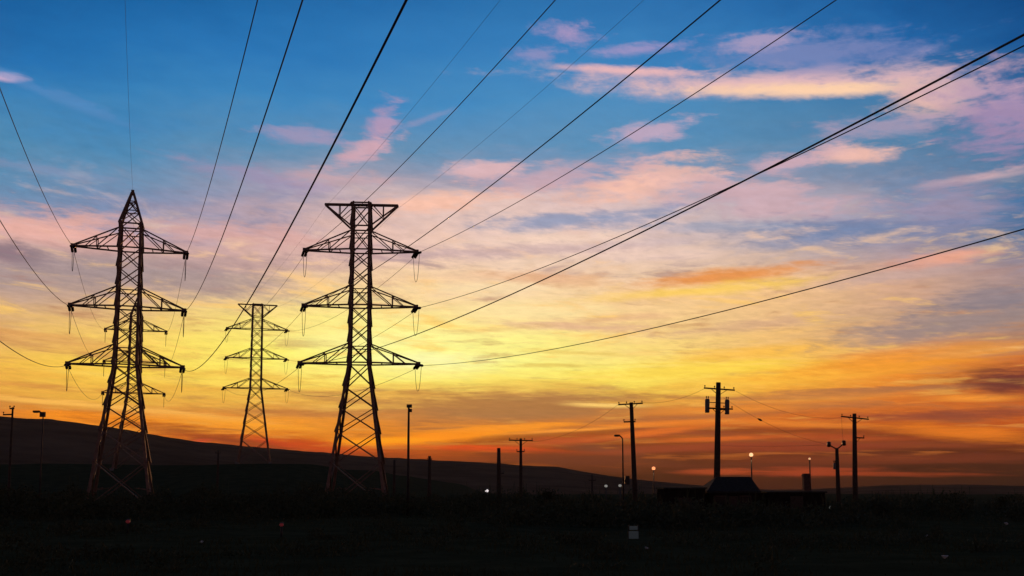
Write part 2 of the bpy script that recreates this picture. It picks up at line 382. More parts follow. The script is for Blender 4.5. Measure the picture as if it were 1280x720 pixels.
def grid(name, azs, rads, hf, m, label=None):
    bm = BM(); rows = []
    for r in rads:
        rows.append([bm.verts.new((r * math.sin(a), r * math.cos(a), hf(a, r))) for a in azs])
    closed = abs(azs[-1] - azs[0]) > 6.0
    n = len(azs)
    for r0, r1 in zip(rows, rows[1:]):
        for i in range(n if closed else n - 1):
            j = (i + 1) % n
            bm.faces.new((r0[i], r0[j], r1[j], r1[i]))
    if closed:
        c = bm.verts.new((0, 0, hf(0, 0)))
        for i in range(n): bm.faces.new((rows[0][i], rows[0][(i + 1) % n], c))
    o = obj(name, bm, m, None, True)
    return tag(o, kind='structure')
azs = [R(-40 + 80 * i / 260) for i in range(261)] + [R(40 + 280 * i / 71) for i in range(1, 71)]
rads = [2 * 1.072 ** i for i in range(0, 110)]
grid('ground', azs, rads, lambda a, r: gz(r * math.sin(a), r * math.cos(a)), M['ground'])
def hill_z(a, r):
    u = 640 + FPX * math.tan(a) / CP          # bearing of the ridge point on the level horizon
    v = ridge_v(u)
    crest = 1900.0
    top = (HOR - v) / FPX * crest * math.cos(a) + EYE
    rough = mnoise.fractal(Vector((math.sin(a) * r * .006, math.cos(a) * r * .006, 2.2)), .85, 2.1, 7)
    s = sm(650, crest, r) if r <= crest else 1 - .5 * sm(crest, 3600, r)
    return -3 + (top + 3) * s + rough * 4.2 * s * min(1, max(.15, (top) / 40)) - (0 if r < crest else 0)
hazs = [R(-38 + 76 * i / 800) for i in range(801)]
grid('hills', hazs, [600 + 50 * i for i in range(61)], hill_z, M['hill'])

# scrub and grass: one uncountable cover
bm = BM()
for k in range(60000):
    r = 9 + 170 * random.random() ** 1.3; a = R(random.uniform(-36, 36))
    x, y = r * math.sin(a), r * math.cos(a)
    z = gz(x, y); cl = mnoise.noise(Vector((x * .12, y * .12, 0)))
    if cl < -.15 and random.random() < .75: continue
    h = random.uniform(.06, .2) * (1 + cl) * (1.6 if random.random() < .05 else 1); w = h * .10 + .012
    th = random.uniform(0, math.pi); le = random.uniform(-.5, .5) * h
    c, s_ = math.cos(th), math.sin(th)
    bm.faces.new((bm.verts.new((x - c * w, y - s_ * w, z - .02)), bm.verts.new((x + c * w, y + s_ * w, z - .02)), bm.verts.new((x + le * c, y + le * s_, z + h))))
tag(obj('grass', bm, M['grass']), 'low dry grass covering the dark foreground', 'grass', None, 'stuff')

# ------------------------------------------------------------------ lattice pylons
ARM_Z = {'vee': (40.26, 31.43, 22.39), 'peak': (39.53, 30.44, 21.57)}
HALF = {'vee': (8.7, 8.71, 9.14), 'peak': (8.1, 8.11, 8.14)}
YAW = {'vee': .065, 'peak': .29}
LINE_DIR = .355                                              # the way the lines run, towards the camera
WD = Vector((math.sin(LINE_DIR), -math.cos(LINE_DIR), 0))
STRING = 1.9
TIERS = ('upper', 'middle', 'lower')
def prof(kind, z):
    """half width of the square body"""
    za, zb, zc = ARM_Z[kind]
    base = 4.75 if kind == 'vee' else 4.6
    kink = 1.68 if kind == 'vee' else 1.80
    top = 1.52 if kind == 'vee' else 1.66
    if z <= zc: return base + (kink - base) * z / zc
    return kink + (top - kink) * (z - zc) / (za + 3.6 - zc)
def string_bm(p, d):
    bm = BM(); d = d.normalized()
    n = 11; pts = []; rr = []
    pts.append(p); rr.append(.05)
    for k in range(n):
        t0 = .25 + (STRING - .4) * k / n; dt = (STRING - .4) / n
        for f, r in ((.05, .06), (.25, .21), (.55, .19), (.7, .06)):
            pts.append(p + d * (t0 + dt * f)); rr.append(r)
    pts.append(p + d * STRING); rr.append(.06)
    tube(bm, pts, rr, 8)
    return bm
def make_pylon(kind, loc, label, jump):
    za, zb, zc = ARM_Z[kind]
    t = thing('lattice_pylon', loc, label, 'pylon', 'steel lattice pylons of the two high lines', YAW[kind])
    up = 3.75
    ztop = za + up + (3.7 if kind == 'vee' else 0)
    lv = [0, 7.0, 11.6, 15.3, 18.7, zc, zc + 3.2, zc + 6.1, zb, zb + 3.3, zb + 6.1, za, za + up] + ([ztop] if kind == 'vee' else [])
    h = lambda z: prof(kind, z)
    corners = ((-1, -1), (1, -1), (1, 1), (-1, 1))
    for sx_, sy_ in corners:
        bm = BM()
        for z0, z1 in ((0, zc), (zc, lv[-1])):
            angle(bm, (sx_ * h(z0), sy_ * h(z0), z0), (sx_ * h(z1), sy_ * h(z1), z1), .40, (-sx_, -sy_, 0), .06)
        for z in lv[1:]:                                     # gusset plates at the joints
            box(bm, (sx_ * (h(z) - .30) - .13, sy_ * (h(z) - .30) - .13, z - .3), (sx_ * (h(z) - .30) + .13, sy_ * (h(z) - .30) + .13, z + .3))
        leg = obj('leg', bm, M['steel'], t)
        bm = BM(); box(bm, (sx_ * h(0) - .5, sy_ * h(0) - .5, -1.2), (sx_ * h(0) + .5, sy_ * h(0) + .5, .35))
        obj('footing', bm, M['concrete'], leg)
    for f in range(4):                                       # one lattice face per side
        a, b = corners[f], corners[(f + 1) % 4]
        bm = BM()
        P = lambda c, z: Vector((c[0] * h(z), c[1] * h(z), z))
        nrm_ = Vector((a[0] + b[0], a[1] + b[1], 0)).normalized()
        for k, (z0, z1) in enumerate(zip(lv, lv[1:])):
            w = .27 if z1 <= zc else .25
            beam(bm, P(a, z0) - nrm_ * .06, P(b, z1) - nrm_ * .06, w, .13)
            beam(bm, P(b, z0) + nrm_ * .08, P(a, z1) + nrm_ * .08, w, .13)
            if z1 in (zc, zb, za, za + up, ztop):
                beam(bm, P(a, z1), P(b, z1), .2)
            if z1 in (zb, za, zc):
                beam(bm, P(a, z1 + 2.5) , P(b, z1 + 2.5), .14)
            if k == 0:
                m_ = (P(a, z1) + P(b, z1)) / 2
                for c_ in (a, b): beam(bm, P(c_, 2.7), (P(c_, 2.7) + (P(a, 2.7) + P(b, 2.7)) / 2) / 2 + Vector((0, 0, .4)), .1)
        obj('lattice_face', bm, M['steel'], t)
    if kind == 'peak':
        bm = BM(); zp = za + up; top = Vector((0, 0, 48.5)); hw = h(zp)
        for k, c_ in enumerate(corners):
            foot = Vector((c_[0] * hw, c_[1] * hw, zp)); beam(bm, foot, top + Vector((c_[0] * .12, c_[1] * .12, 0)), .26)
            d_ = corners[(k + 1) % 4]; foot2 = Vector((d_[0] * hw, d_[1] * hw, zp))
            for f0, f1 in ((0.0, .42), (.42, .72)):
                beam(bm, foot.lerp(top, f0), foot2.lerp(top, f1), .13)
                beam(bm, foot2.lerp(top, f0), foot.lerp(top, f1), .13)
                beam(bm, foot.lerp(top, f1), foot2.lerp(top, f1), .13)
        box(bm, (-.22, -.22, 48.1), (.22, .22, 48.9))
        obj('peak', bm, M['steel'], t)
    else:
        bm = BM(); hw = h(ztop); ex = 5.75; zl = za + up
        for s in (-1, 1):
            beam(bm, (-ex, s * .25, ztop), (ex, s * .25, ztop), .26)
            for sd_ in (-1, 1):
                tip = Vector((sd_ * ex, s * .25, ztop))
                beam(bm, (sd_ * h(zl), s * h(zl), zl), tip, .24)
                q = Vector((sd_ * h(zl), s * h(zl), zl)).lerp(tip, .45)
                beam(bm, q, (q.x, q.y * .7, ztop), .13)
                beam(bm, q, (sd_ * hw, s * hw, ztop), .13)
        for x in (-3.6, -hw, hw, 3.6): beam(bm, (x, -max(.3, hw if abs(x) < 3 else .3), ztop - .02), (x, max(.3, hw if abs(x) < 3 else .3), ztop - .02), .16)
        obj('earth_wire_bracket', bm, M['steel'], t)
    ry = Matrix.Rotation(-YAW[kind], 3, 'Z')
    wd = ry @ WD
    for i, z in enumerate(ARM_Z[kind]):
        for s in (-1, 1):
            bm = BM(); hw = h(z); hz = h(z + 2.9); L_ = HALF[kind][i]
            tip = Vector((s * L_, 0, z)); rise = 2.95
            for e in (-1, 1):
                tipe = tip + Vector((0, e * .22, 0))
                low_ = Vector((s * hw, e * hw, z)); hi = Vector((s * hz, e * hz, z + rise))
                beam(bm, low_, tipe, .22); beam(bm, hi, tipe + Vector((0, 0, .2)), .17)
                A_ = low_.lerp(tipe, .48); B_ = hi.lerp(tipe, .48)
                beam(bm, A_, B_, .13); beam(bm, hi, A_, .13)
                A2 = low_.lerp(tipe, .74); beam(bm, B_, A2, .11)
            for f in (.24, .48, .74):
                beam(bm, Vector((s * hw, -hw, z)).lerp(tip + Vector((0, -.22, 0)), f), Vector((s * hw, hw, z)).lerp(tip + Vector((0, .22, 0)), f), .12)
            box(bm, (tip.x - .35, -.4, z - .28), (tip.x + .35, .4, z + .32))
            arm = obj('crossarm', bm, M['steel'], t)
            ends = []
            for dsg in (1, -1):
                d_ = (wd * dsg + Vector((0, 0, -.16 if dsg > 0 else -.22))).normalized()
                perp = Vector((-wd.y, wd.x, 0))
                for o_ in (-.22, .22):
                    obj('insulator_string', string_bm(tip + perp * o_ + Vector((0, 0, -.15)), d_), M['porcelain'], arm, True)
                ends.append(tip + d_ * STRING + Vector((0, 0, -.15)))
            bm = BM(); p0, p1 = ends; pts = []
            dep = jump * (1 + .08 * math.sin(i * 2.1 + s))
            for k in range(25):
                q = k / 24
                x = p0.lerp(p1, q)
                pts.append(x + Vector((0, 0, -dep * (1 - abs(2 * q - 1) ** 2.6))))
            tube(bm, pts, .035, 6)
            obj('jumper_loop', bm, M['wire'], arm, True)
    return t
def world_pt(kind, loc, lx, z, yaw=None):
    yaw = YAW[kind] if yaw is None else yaw
    c, s = math.cos(yaw), math.sin(yaw)
    return Vector((loc[0] + c * lx, loc[1] + s * lx, loc[2] + z))
BACK_YAW = {'vee': .235, 'peak': .29}
D_LOC = Vector((at(449, 454, 154).x, 154, 0)); A_LOC = Vector((at(157, 457, 150).x, 150, 0))
C_LOC = Vector((at(320.5, 448, 296).x, 296, at(320.5, 448, 296).z - 31.43)); B_LOC = Vector((at(169, 442, 280).x, 280, 8.6))
D_LOC.x = -23.8; A_LOC.x = -58.6
pylD = make_pylon('vee', D_LOC, 'large lattice pylon with a flat wide top bracket, nearest the centre', 4.0)
pylA = make_pylon('peak', A_LOC, 'large lattice pylon ending in a pointed peak, at the left', 3.6)
pylC = copy_tree(pylD); pylC.location = C_LOC; pylC.rotation_euler.z = BACK_YAW['vee']; pylC['label'] = 'small distant lattice pylon with a flat top, between the two large pylons'
pylB = copy_tree(pylA); pylB.location = B_LOC; pylB.rotation_euler.z = BACK_YAW['peak']; pylB['label'] = 'distant lattice pylon standing directly behind the large pointed pylon'

# ------------------------------------------------------------------ high-voltage lines
def span_pts(p, q, sag, n):
    return [p.lerp(q, k / n) + Vector((0, 0, -4 * sag * (k / n) * (1 - k / n))) for k in range(n + 1)]
def wire(p, q, sag, rad, label, group, n=90, name='power_line', cat='power line'):
    bm = BM(); o0 = p.copy()
    tube(bm, [x - o0 for x in span_pts(p, q, sag, n)], rad, 6)
    o = obj(name, bm, M['wire'], None, True); o.location = o0
    return tag(o, label, cat, group)
SIDE = {-1: 'left', 1: 'right'}
for kind, loc, back, sp, sag, dr, dz, desc in (('vee', D_LOC, C_LOC, 235.0, 6.31, .362, -.42, 'flat-topped'), ('peak', A_LOC, B_LOC, 211.4, 7.6, .357, -.02, 'pointed')):
    w = Vector((math.sin(dr), -math.cos(dr), 0))
    for i, z in enumerate(ARM_Z[kind]):
        for s in (-1, 1):
            tip = world_pt(kind, loc, s * HALF[kind][i], z - .15)
            a = tip + (WD + Vector((0, 0, -.16))).normalized() * STRING
            b = tip + w * sp + Vector((0, 0, dz))
            wire(a, b, sag, .036, f'thick conductor rising overhead from the {TIERS[i]} {SIDE[s]} arm of large {desc} pylon', 'conductors running overhead towards the viewer', 140)
            a2 = tip + (-WD + Vector((0, 0, -.22))).normalized() * STRING
            b2 = world_pt(kind, back, s * HALF[kind][i], z - .15, BACK_YAW[kind]) + (Matrix.Rotation(BACK_YAW[kind] - YAW[kind], 3, 'Z') @ WD + Vector((0, 0, -.16))).normalized() * STRING
            wire(a2, b2, 3.0, .03, f'thin conductor sagging back from the {TIERS[i]} {SIDE[s]} arm of large {desc} pylon', 'conductors between the near and far pylons', 50)
    if kind == 'vee':
        for s in (-1, 1):
            p = world_pt(kind, loc, s * 5.75, 47.3)
            wire(p, p + w * sp, sag * .8, .013, f'faint earth wire rising from the {SIDE[s]} end of the flat pylon top', 'faint earth wires overhead', 140)
            wire(p, world_pt(kind, back, s * 5.75, 47.3, BACK_YAW[kind]), 2.2, .013, f'faint earth wire linking the {SIDE[s]} ends of the flat-topped pylons', 'faint earth wires between pylons', 50)
    else:
        p = world_pt(kind, loc, 0, 48.7)
        wire(p, p + w * sp, sag * .8, .013, 'faint earth wire rising almost straight up from the tip of the pointed pylon', 'faint earth wires overhead', 140)
        wire(p, world_pt(kind, back, 0, 48.7), 2.2, .013, 'faint earth wire joining the tips of the two pointed pylons', 'faint earth wires between pylons', 50)

# ------------------------------------------------------------------ wooden utility poles
def pole_base(u, v, Y, top_u=None):
    """ground point for a pole whose top is seen at (u, v)"""
    p = at(u, v, Y); g = gz(p.x, Y)
    return Vector((p.x, Y, g)), p.z - g
def pin(bm, p, h=.22, r=.07):
    tube(bm, [p, p + Vector((0, 0, h * .4)), p + Vector((0, 0, h * .45)), p + Vector((0, 0, h)), p + Vector((0, 0, h * 1.08))], [.025, .025, r, r * .8, .03], 8)
PGROUP = 'wooden utility poles across the plain'
def utility_pole(u, v, Y, r, label, arms=(), lean=0.0, cans=(), cangle=0.0):
    loc, H = pole_base(u, v, Y)
    t = thing('utility_pole', loc, label, 'utility pole', PGROUP)
    t.rotation_euler = (0, lean, 0)
    loc_fix = math.tan(lean) * H
    t.location.x -= loc_fix
    bm = BM(); tube(bm, [(0, 0, -.6), (0, 0, H * .35), (0, 0, H * .7), (0, 0, H)], [r * 1.12, r, r * .88, r * .74], 12)
    obj('pole_shaft', bm, M['wood'], t, True)
    for (zoff, l, rr, yaw, droop) in arms:                   # below the top, reach left, reach right, yaw, tilt
        bm = BM(); z = H - zoff; c, s = math.cos(yaw), math.sin(yaw)
        p = Vector((-l * c, -l * s - .16, z - droop * l)); q = Vector((rr * c, rr * s - .16, z + droop * rr))
        beam(bm, p, q, .13, .14)
        for e in (p, q):
            if (e - Vector((0, -.16, z))).length > .9: beam(bm, e.lerp(Vector((0, -.16, z)), .45) + Vector((0, -.05, 0)), Vector((0, -.2, z - .65)), .05)
        arm = obj('crossarm', bm, M['wood'], t)
        n = 2 if l + rr < 1.6 else 4
        for k in range(n):
            f = .03 + .94 * k / (n - 1)
            if abs(f - l / max(.01, l + rr)) < .08: continue
            bm = BM(); pin(bm, p.lerp(q, f) + Vector((0, 0, .06))); obj('insulator', bm, M['porcelain'], arm, True)
    for (x, zoff, rad, hh) in cans:
        bm = BM(); z = H - zoff
        tube(bm, [(x, -.05, z - hh / 2), (x, -.05, z - hh / 2 + .04), (x, -.05, z + hh / 2 - .1), (x, -.05, z + hh / 2)], [rad * .92, rad, rad, rad * .7], 14)
        beam(bm, (0, -.05, z - hh * .2), (x, -.05, z - hh * .2), .1); beam(bm, (0, -.05, z + hh * .25), (x, -.05, z + hh * .25), .08)
        cn = obj('transformer', bm, M['can'], t, True)
        bm = BM(); pin(bm, Vector((x - rad * .4, -.05, z + hh / 2 - .02)), .28, .06); pin(bm, Vector((x + rad * .4, -.05, z + hh / 2 - .02)), .28, .06)
        obj('bushing', bm, M['porcelain'], cn, True)
    return t, loc, H
# transformer pole by the house
p2, l2, h2 = utility_pole(898, 478, 100, .32, 'thick utility pole with two transformer cans, rising behind the hip roof', arms=((.68, 1.5, 1.65, .06, -.03), (2.65, 1.15, 1.45, 0, -.01)), lean=.035, cans=((-1.1, 2.4, .23, 1.4), (.9, 2.45, .23, 1.5)))
p1, l1, h1 = utility_pole(789, 503, 105, .26, 'leaning utility pole beside the curved street lamp, slim crossarm on top', arms=((.17, 1.4, 1.2, 0, .03), (2.05, .9, .35, 0, 0)), lean=-.03)
p3, l3, h3 = utility_pole(1068, 517, 110, .28, 'rightmost tall utility pole, its crossarm tilting down to the right', arms=((.48, 1.58, 1.58, .1, -.07), (2.68, .14, 1.0, 0, 0)), lean=.025)
p5, l5, h5 = utility_pole(651, 548, 120, .2, 'utility pole with a plain T crossarm, right of the bare stub pole', arms=((.25, 1.45, 1.45, 0, -.02), (1.6, .5, .45, 0, 0)))
p4, l4, h4 = utility_pole(1046, 560, 110, .24, 'short utility pole with a forked top just left of the rightmost pole', arms=(), cans=((-.32, 2.0, .16, .7),))
bm = BM()
beam(bm, (0, 0, h4 - .15), (-.85, 0, h4 + .35), .12); beam(bm, (0, 0, h4 - .15), (.8, 0, h4 + .5), .12)
fk = obj('fork_arm', bm, M['wood'], p4)
for x, z in ((-.85, .35), (.8, .5)):
    bm = BM(); tube(bm, [(x, 0, h4 + z - .25), (x, 0, h4 + z - .2), (x, 0, h4 + z + .3), (x, 0, h4 + z + .35)], [.1, .22, .2, .08], 10); obj('insulator', bm, M['porcelain'], fk, True)
utility_pole(623.5, 560, 130, .3, 'bare thick pole stub left of the T-shaped pole', arms=((3.3, .2, .7, 0, 0),))
utility_pole(537, 570, 150, .28, 'short bare pole right of the tall slim mast', arms=((.6, .35, .35, 0, 0),))
utility_pole(493, 575, 150, .22, 'short bare pole close to the right foot of the flat-topped pylon')
utility_pole(740, 593, 150, .14, 'thin low pole standing left of the two small white lights', arms=((.9, .5, .5, 0, 0),))
utility_pole(273, 563, 190, .2, 'small thin pole on the slope left of the distant flat-topped pylon', arms=((.5, .5, .5, 0, 0),))
pl, ll, hl_ = utility_pole(16, 509, 100, .12, 'utility pole at the left edge with a one-sided crossarm', arms=((.75, .85, .1, 0, .02), (.15, .22, .22, 0, 0)))

# tall slim mast
def mast(u, v, Y, r, label):
    loc, H = pole_base(u, v, Y)
    t = thing('mast', loc, label, 'mast')
    bm = BM(); tube(bm, [(0, 0, -.5), (0, 0, H * .5), (0, 0, H)], [r, r * .85, r * .65], 10); obj('mast_shaft', bm, M['steel_dark'], t, True)
    bm = BM(); box(bm, (-.22, -.2, H - .05), (.34, .2, H + .3)); box(bm, (-.05, -.3, H - .55), (.36, .1, H - .2)); obj('floodlight_head', bm, M['black'], t)
    return t
mast(511, 509, 110, .17, 'tall slim steel mast right of the flat-topped pylon, small head on top')

# street lamps
LG = 'street lamps across the plain'
def lamp(u, v, Y, label, lens, r=.28, post=.075, light=None, col=(1, .6, .3)):
    loc, H = pole_base(u, v, Y)
    t = thing('street_lamp', loc, label, 'street lamp', LG)
    bm = BM(); tube(bm, [(0, 0, -.4), (0, 0, H * .5), (0, 0, H - r)], [post * 1.3, post, post * .8], 10); obj('lamp_post', bm, M['steel_dark'], t, True)
    bm = BM(); tube(bm, [(0, 0, H - r - .1), (0, 0, H - r * .8)], [post, r * .6], 10); obj('lamp_collar', bm, M['black'], t, True)
    bm = BM(); ball(bm, (0, 0, H), r, 1.0, 14); obj('lamp_globe', bm, M[lens], t, True)
    if light:
        li = bpy.data.lights.new('lamp_bulb', 'POINT'); li.energy = light; li.color = col; li.shadow_soft_size = r
        lo = bpy.data.objects.new('lamp_bulb', li); C.objects.link(lo); lo.parent = t; lo.location = (0, 0, H - r - .35)
    return t
lamp(817, 585.5, 150, 'glowing orange globe lamp right of the leaning utility pole', 'amber', .27, .09, 25)
lamp(939, 568.5, 135, 'brightest globe lamp, glowing above the right end of the hip roof', 'warm', .27, .1, 25)
lamp(1012, 573.5, 112, 'dim globe lamp beside the dark chimney', 'dimwarm', .13, .08, 3)
def arm_lamp(u, v, Y, label, left=.7, box_=None, r=.09):
    loc, H = pole_base(u, v, Y)
    loc = loc + Vector((left, 0, 0))
    t = thing('street_lamp', loc, label, 'street lamp', LG)
    bm = BM(); pts = [(0, 0, -.4), (0, 0, H * .55), (0, 0, H - .55)]
    for k in range(1, 8):
        a = math.pi / 2 * k / 7; pts.append((-.5 * (1 - math.cos(a)), 0, H - .55 + .5 * math.sin(a)))
    pts.append((-left + .2, 0, H - .02))
    tube(bm, pts, [r * 1.2, r] + [r * .8] * 9, 10); obj('lamp_post', bm, M['steel_dark'], t, True)
    bm = BM(); box(bm, (-left - .38, -.14, H - .14), (-left + .26, .14, H + .06)); hd = obj('lamp_head', bm, M['black'], t)
    bm = BM(); box(bm, (-left - .3, -.1, H - .17), (-left + .1, .1, H - .143)); obj('lamp_lens', bm, M['pane'], hd)
    if box_:
        x, z, w, hh = box_
        bm = BM(); box(bm, (x - w / 2, -.35, z - hh / 2), (x + w / 2, -.1, z + hh / 2))
        beam(bm, (0, -.1, z), (x, -.2, z), .08); obj('signal_box', bm, M['black'], t)
    return t
arm_lamp(772, 544, 110, 'unlit curved-arm street lamp left of the leaning utility pole', .55, (.42, 3.9, .5, .95))
arm_lamp(46.5, 514, 100, 'unlit street lamp with a bulky box below its head, on the left slope', .62, (.05, 10.3, .5, .5), .07)

# low lamps and marker posts
def low_light(u, v, Y, lens, r, label, cat='lamp', name='bollard_lamp', group='low lamps along the ground'):
    p = at(u, v, Y); g = gz(p.x, Y); H = max(.25, p.z - g)
    t = thing(name, (p.x, Y, g), label, cat, group)
    bm = BM(); tube(bm, [(0, 0, -.2), (0, 0, H - r * .7)], [.07, .06], 8); tube(bm, [(0, 0, H + r * .8), (0, 0, H + r * 1.1)], [r * 1.2, r * .4], 10)
    obj('post', bm, M['black'], t, True)
    bm = BM(); ball(bm, (0, 0, H), r, .8, 10); obj('lens', bm, M[lens], t, True)
low_light(608.5, 613.5, 130, 'white', .24, 'small white lamp low in front of the bare pole stub')
low_light(757.5, 607.5, 118, 'dim', .2, 'faint white lamp left of the curved street lamp')
low_light(775, 607, 108, 'dim', .18, 'faint white lamp at the foot of the curved street lamp')
low_light(1037, 634, 90, 'dim', .12, 'tiny faint lamp near the foot of the forked pole')
low_light(160, 652, 62, 'red', .14, 'dim red marker on the dark ground below the pointed pylon', 'marker post', 'marker_post', 'dim red marker posts')
low_light(352, 656, 60, 'red', .13, 'dim red marker on the dark ground below the distant flat-topped pylon', 'marker post', 'marker_post', 'dim red marker posts')

# pale lit panel and scraps
def scrap(u, v, label, sz):
    d = ray(u, v); k = EYE / -d.z; x, y = d.x * k, d.y * k
    bm = BM(); n = 7
    vs = [bm.verts.new((sz * math.cos(6.283 * i / n) * random.uniform(.5, 1), sz * .7 * math.sin(6.283 * i / n) * random.uniform(.5, 1), random.uniform(.02, sz * .9))) for i in range(n)]
    ce = bm.verts.new((0, 0, sz * .8)); cb = bm.verts.new((0, 0, 0))
    for i in range(n): bm.faces.new((vs[i], vs[(i + 1) % n], ce)); bm.faces.new((vs[(i + 1) % n], vs[i], cb))
    o = obj('litter_scrap', bm, M['scrap']); o.location = (x, y, gz(x, y) + .05)
    tag(o, label, 'scrap', 'pale scraps on the dark ground')
scrap(1258, 660, 'pale scrap on the dark ground at the far right edge', .22)
scrap(1181, 703, 'pale crumpled scrap lowest on the dark ground at the right', .16)
scrap(1158, 670, 'tiny pale scrap left of the other right-hand scraps', .13)
scrap(808, 688, 'tiny pale scrap just below the pale panel', .13)
scrap(252, 678, 'pale flat scrap between the two red markers', .16)
Yp = 55; p = at(792, 665, Yp); g = gz(p.x, Yp)
t = thing('sign_panel', (p.x, Yp, g), 'small pale panel with a dark slot, standing in the dark below the leaning pole', 'panel')
zc_ = p.z - g
bm = BM(); box(bm, (-.26, -.04, zc_ - .36), (.26, .04, zc_ + .04)); obj('lower_panel', bm, M['panel'], t)
bm = BM(); box(bm, (-.22, -.04, zc_ + .12), (.22, .04, zc_ + .32)); obj('upper_panel', bm, M['panel'], t)
bm = BM(); box(bm, (-.3, .045, -.3), (-.22, .12, zc_ + .36)); box(bm, (.22, .045, -.3), (.3, .12, zc_ + .36)); obj('frame', bm, M['black'], t)

# ------------------------------------------------------------------ buildings
def hip_house(u0, u1, ur0, ur1, v_ridge, v_eave, Y, dep, label):
    a, b = at(u0, v_eave, Y), at(u1, v_eave, Y); ra, rb = at(ur0, v_ridge, Y + dep / 2), at(ur1, v_ridge, Y + dep / 2)
    cx = (a.x + b.x) / 2; g = gz(cx, Y)
    t = thing('house', (cx, Y, g), label, 'house')
    x0, x1, ze, zr = a.x - cx, b.x - cx, a.z - g, ra.z - g
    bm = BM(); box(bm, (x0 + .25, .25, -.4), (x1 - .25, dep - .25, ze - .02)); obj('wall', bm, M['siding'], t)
    bm = BM()
    e = [bm.verts.new(c) for c in ((x0, 0, ze), (x1, 0, ze), (x1, dep, ze), (x0, dep, ze))]
    lo = [bm.verts.new(v.co - Vector((0, 0, .18))) for v in e]
    k0, k1 = bm.verts.new((ra.x - cx, dep / 2, zr)), bm.verts.new((rb.x - cx, dep / 2, zr))
    for f in ((e[0], e[1], k1, k0), (e[1], e[2], k1), (e[2], e[3], k0, k1), (e[3], e[0], k0)): bm.faces.new(f)
    for i in range(4): bm.faces.new((lo[i], lo[(i + 1) % 4], e[(i + 1) % 4], e[i]))
    bm.faces.new(lo); obj('roof', bm, M['shingle'], t)
    for wx in (x0 + (x1 - x0) * .25, x0 + (x1 - x0) * .72):
        bm = BM(); box(bm, (wx - .55, .19, 1.0), (wx + .55, .245, 2.1)); wn = obj('window', bm, M['wood'], t)
        bm = BM(); box(bm, (wx - .45, .165, 1.1), (wx + .45, .187, 2.0)); obj('pane', bm, M['pane'], wn)
    bm = BM(); wx = (x0 + x1) / 2; box(bm, (wx - .45, .2, 0), (wx + .45, .246, 2.05)); obj('door', bm, M['wood'], t)
    return t
hip_house(884, 951, 895, 938, 596, 614, 92, 6, 'dark hip-roofed house below the transformer pole')
def shed(u0, u1, v, Y, dep, label, name='shed'):
    a, b = at(u0, v, Y), at(u1, v, Y); cx = (a.x + b.x) / 2; g = gz(cx, Y); w = (b.x - a.x) / 2; z = a.z - g
    t = thing(name, (cx, Y, g), label, 'shed', 'low sheds around the house')
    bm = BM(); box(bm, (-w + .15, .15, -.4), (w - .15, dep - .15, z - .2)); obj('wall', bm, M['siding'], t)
    bm = BM()
    prof_ = [(0, z - .2), (dep, z - .2), (dep, z - .02), (dep * .5, z), (0, z - .05)]
    A = [bm.verts.new((-w, y, zz)) for y, zz in prof_]; B = [bm.verts.new((w, y, zz)) for y, zz in prof_]
    for i in range(5): bm.faces.new((A[i], A[(i + 1) % 5], B[(i + 1) % 5], B[i]))
    bm.faces.new(A); bm.faces.new(B); rf = obj('roof', bm, M['shingle'], t)
    bm = BM(); box(bm, (-.6, .1, 0), (.6, .146, min(2.0, z - .5))); obj('door', bm, M['wood'], t)
    return t, rf, cx, g, z
shed(829, 884, 608.5, 91, 5, 'low dark shed adjoining the left side of the hip-roofed house')
t_, rf, cx, g, z = shed(958, 1034, 613.5, 94, 5, 'long low dark shed with a thick chimney')
ch = at(1007.5, 592, 97)
bm = BM(); box(bm, (ch.x - cx - .3, 2.7, z - .3), (ch.x - cx + .3, 3.3, ch.z - g)); box(bm, (ch.x - cx - .36, 2.64, ch.z - g - .25), (ch.x - cx + .36, 3.36, ch.z - g - .12))
obj('chimney', bm, M['brick'], rf)

# ------------------------------------------------------------------ trees and shrubs
def tree_mesh(seed, hgt, wid, n):
    rnd = random.Random(seed)
    lobes = []
    for k in range(9):
        a = rnd.uniform(0, 6.283); rr = wid * .5 * rnd.uniform(.1, .75)
        lobes.append((Vector((rr * math.cos(a), rr * math.sin(a), hgt * rnd.uniform(.08, .8))), wid * rnd.uniform(.17, .3)))
    bm = BM()
    for k in range(n):
        c, r = rnd.choice(lobes)
        d = Vector((rnd.gauss(0, 1), rnd.gauss(0, 1), rnd.gauss(0, .8))).normalized() * r * rnd.random() ** .45
        p = c + d; s = rnd.uniform(.05, .13) * wid * .35
        a = Vector((rnd.gauss(0, 1), rnd.gauss(0, 1), rnd.gauss(0, 1))).normalized(); b = a.orthogonal().normalized()
        bm.faces.new((bm.verts.new(p + a * s), bm.verts.new(p + b * s * .5), bm.verts.new(p - a * s), bm.verts.new(p - b * s * .5)))
    tb = BM()
    tube(tb, [(0, 0, -.3), (.04 * wid, 0, hgt * .3), (0, .02 * wid, hgt * .62)], [wid * .05, wid * .035, wid * .015], 8)
    for c, r in lobes[:6]: tube(tb, [(.02 * wid, 0, hgt * .32), tuple(c * .6 + Vector((0, 0, hgt * .16))), tuple(c)], [wid * .022, wid * .014, wid * .006], 6)
    return bm, tb
TG = 'dark trees and bushes on the plain'
protos = []
def plant(u, v, Y, wid_px, label, seed, name='tree'):
    p, H = pole_base(u, v, Y); wid = wid_px / FPX * Y
    t = thing(name, p, label, 'tree' if name == 'tree' else 'bush', TG, seed * 1.3)
    c, tr = tree_mesh(seed, H, wid, 1500)
    obj('crown', c, M['leaf'], t); obj('trunk', tr, M['bark'], t, True)
plant(684, 611, 130, 34, 'rounded dark tree right of the T-shaped pole', 3)
plant(706, 621, 122, 26, 'lower bush touching the right side of the rounded tree', 4, 'bush')
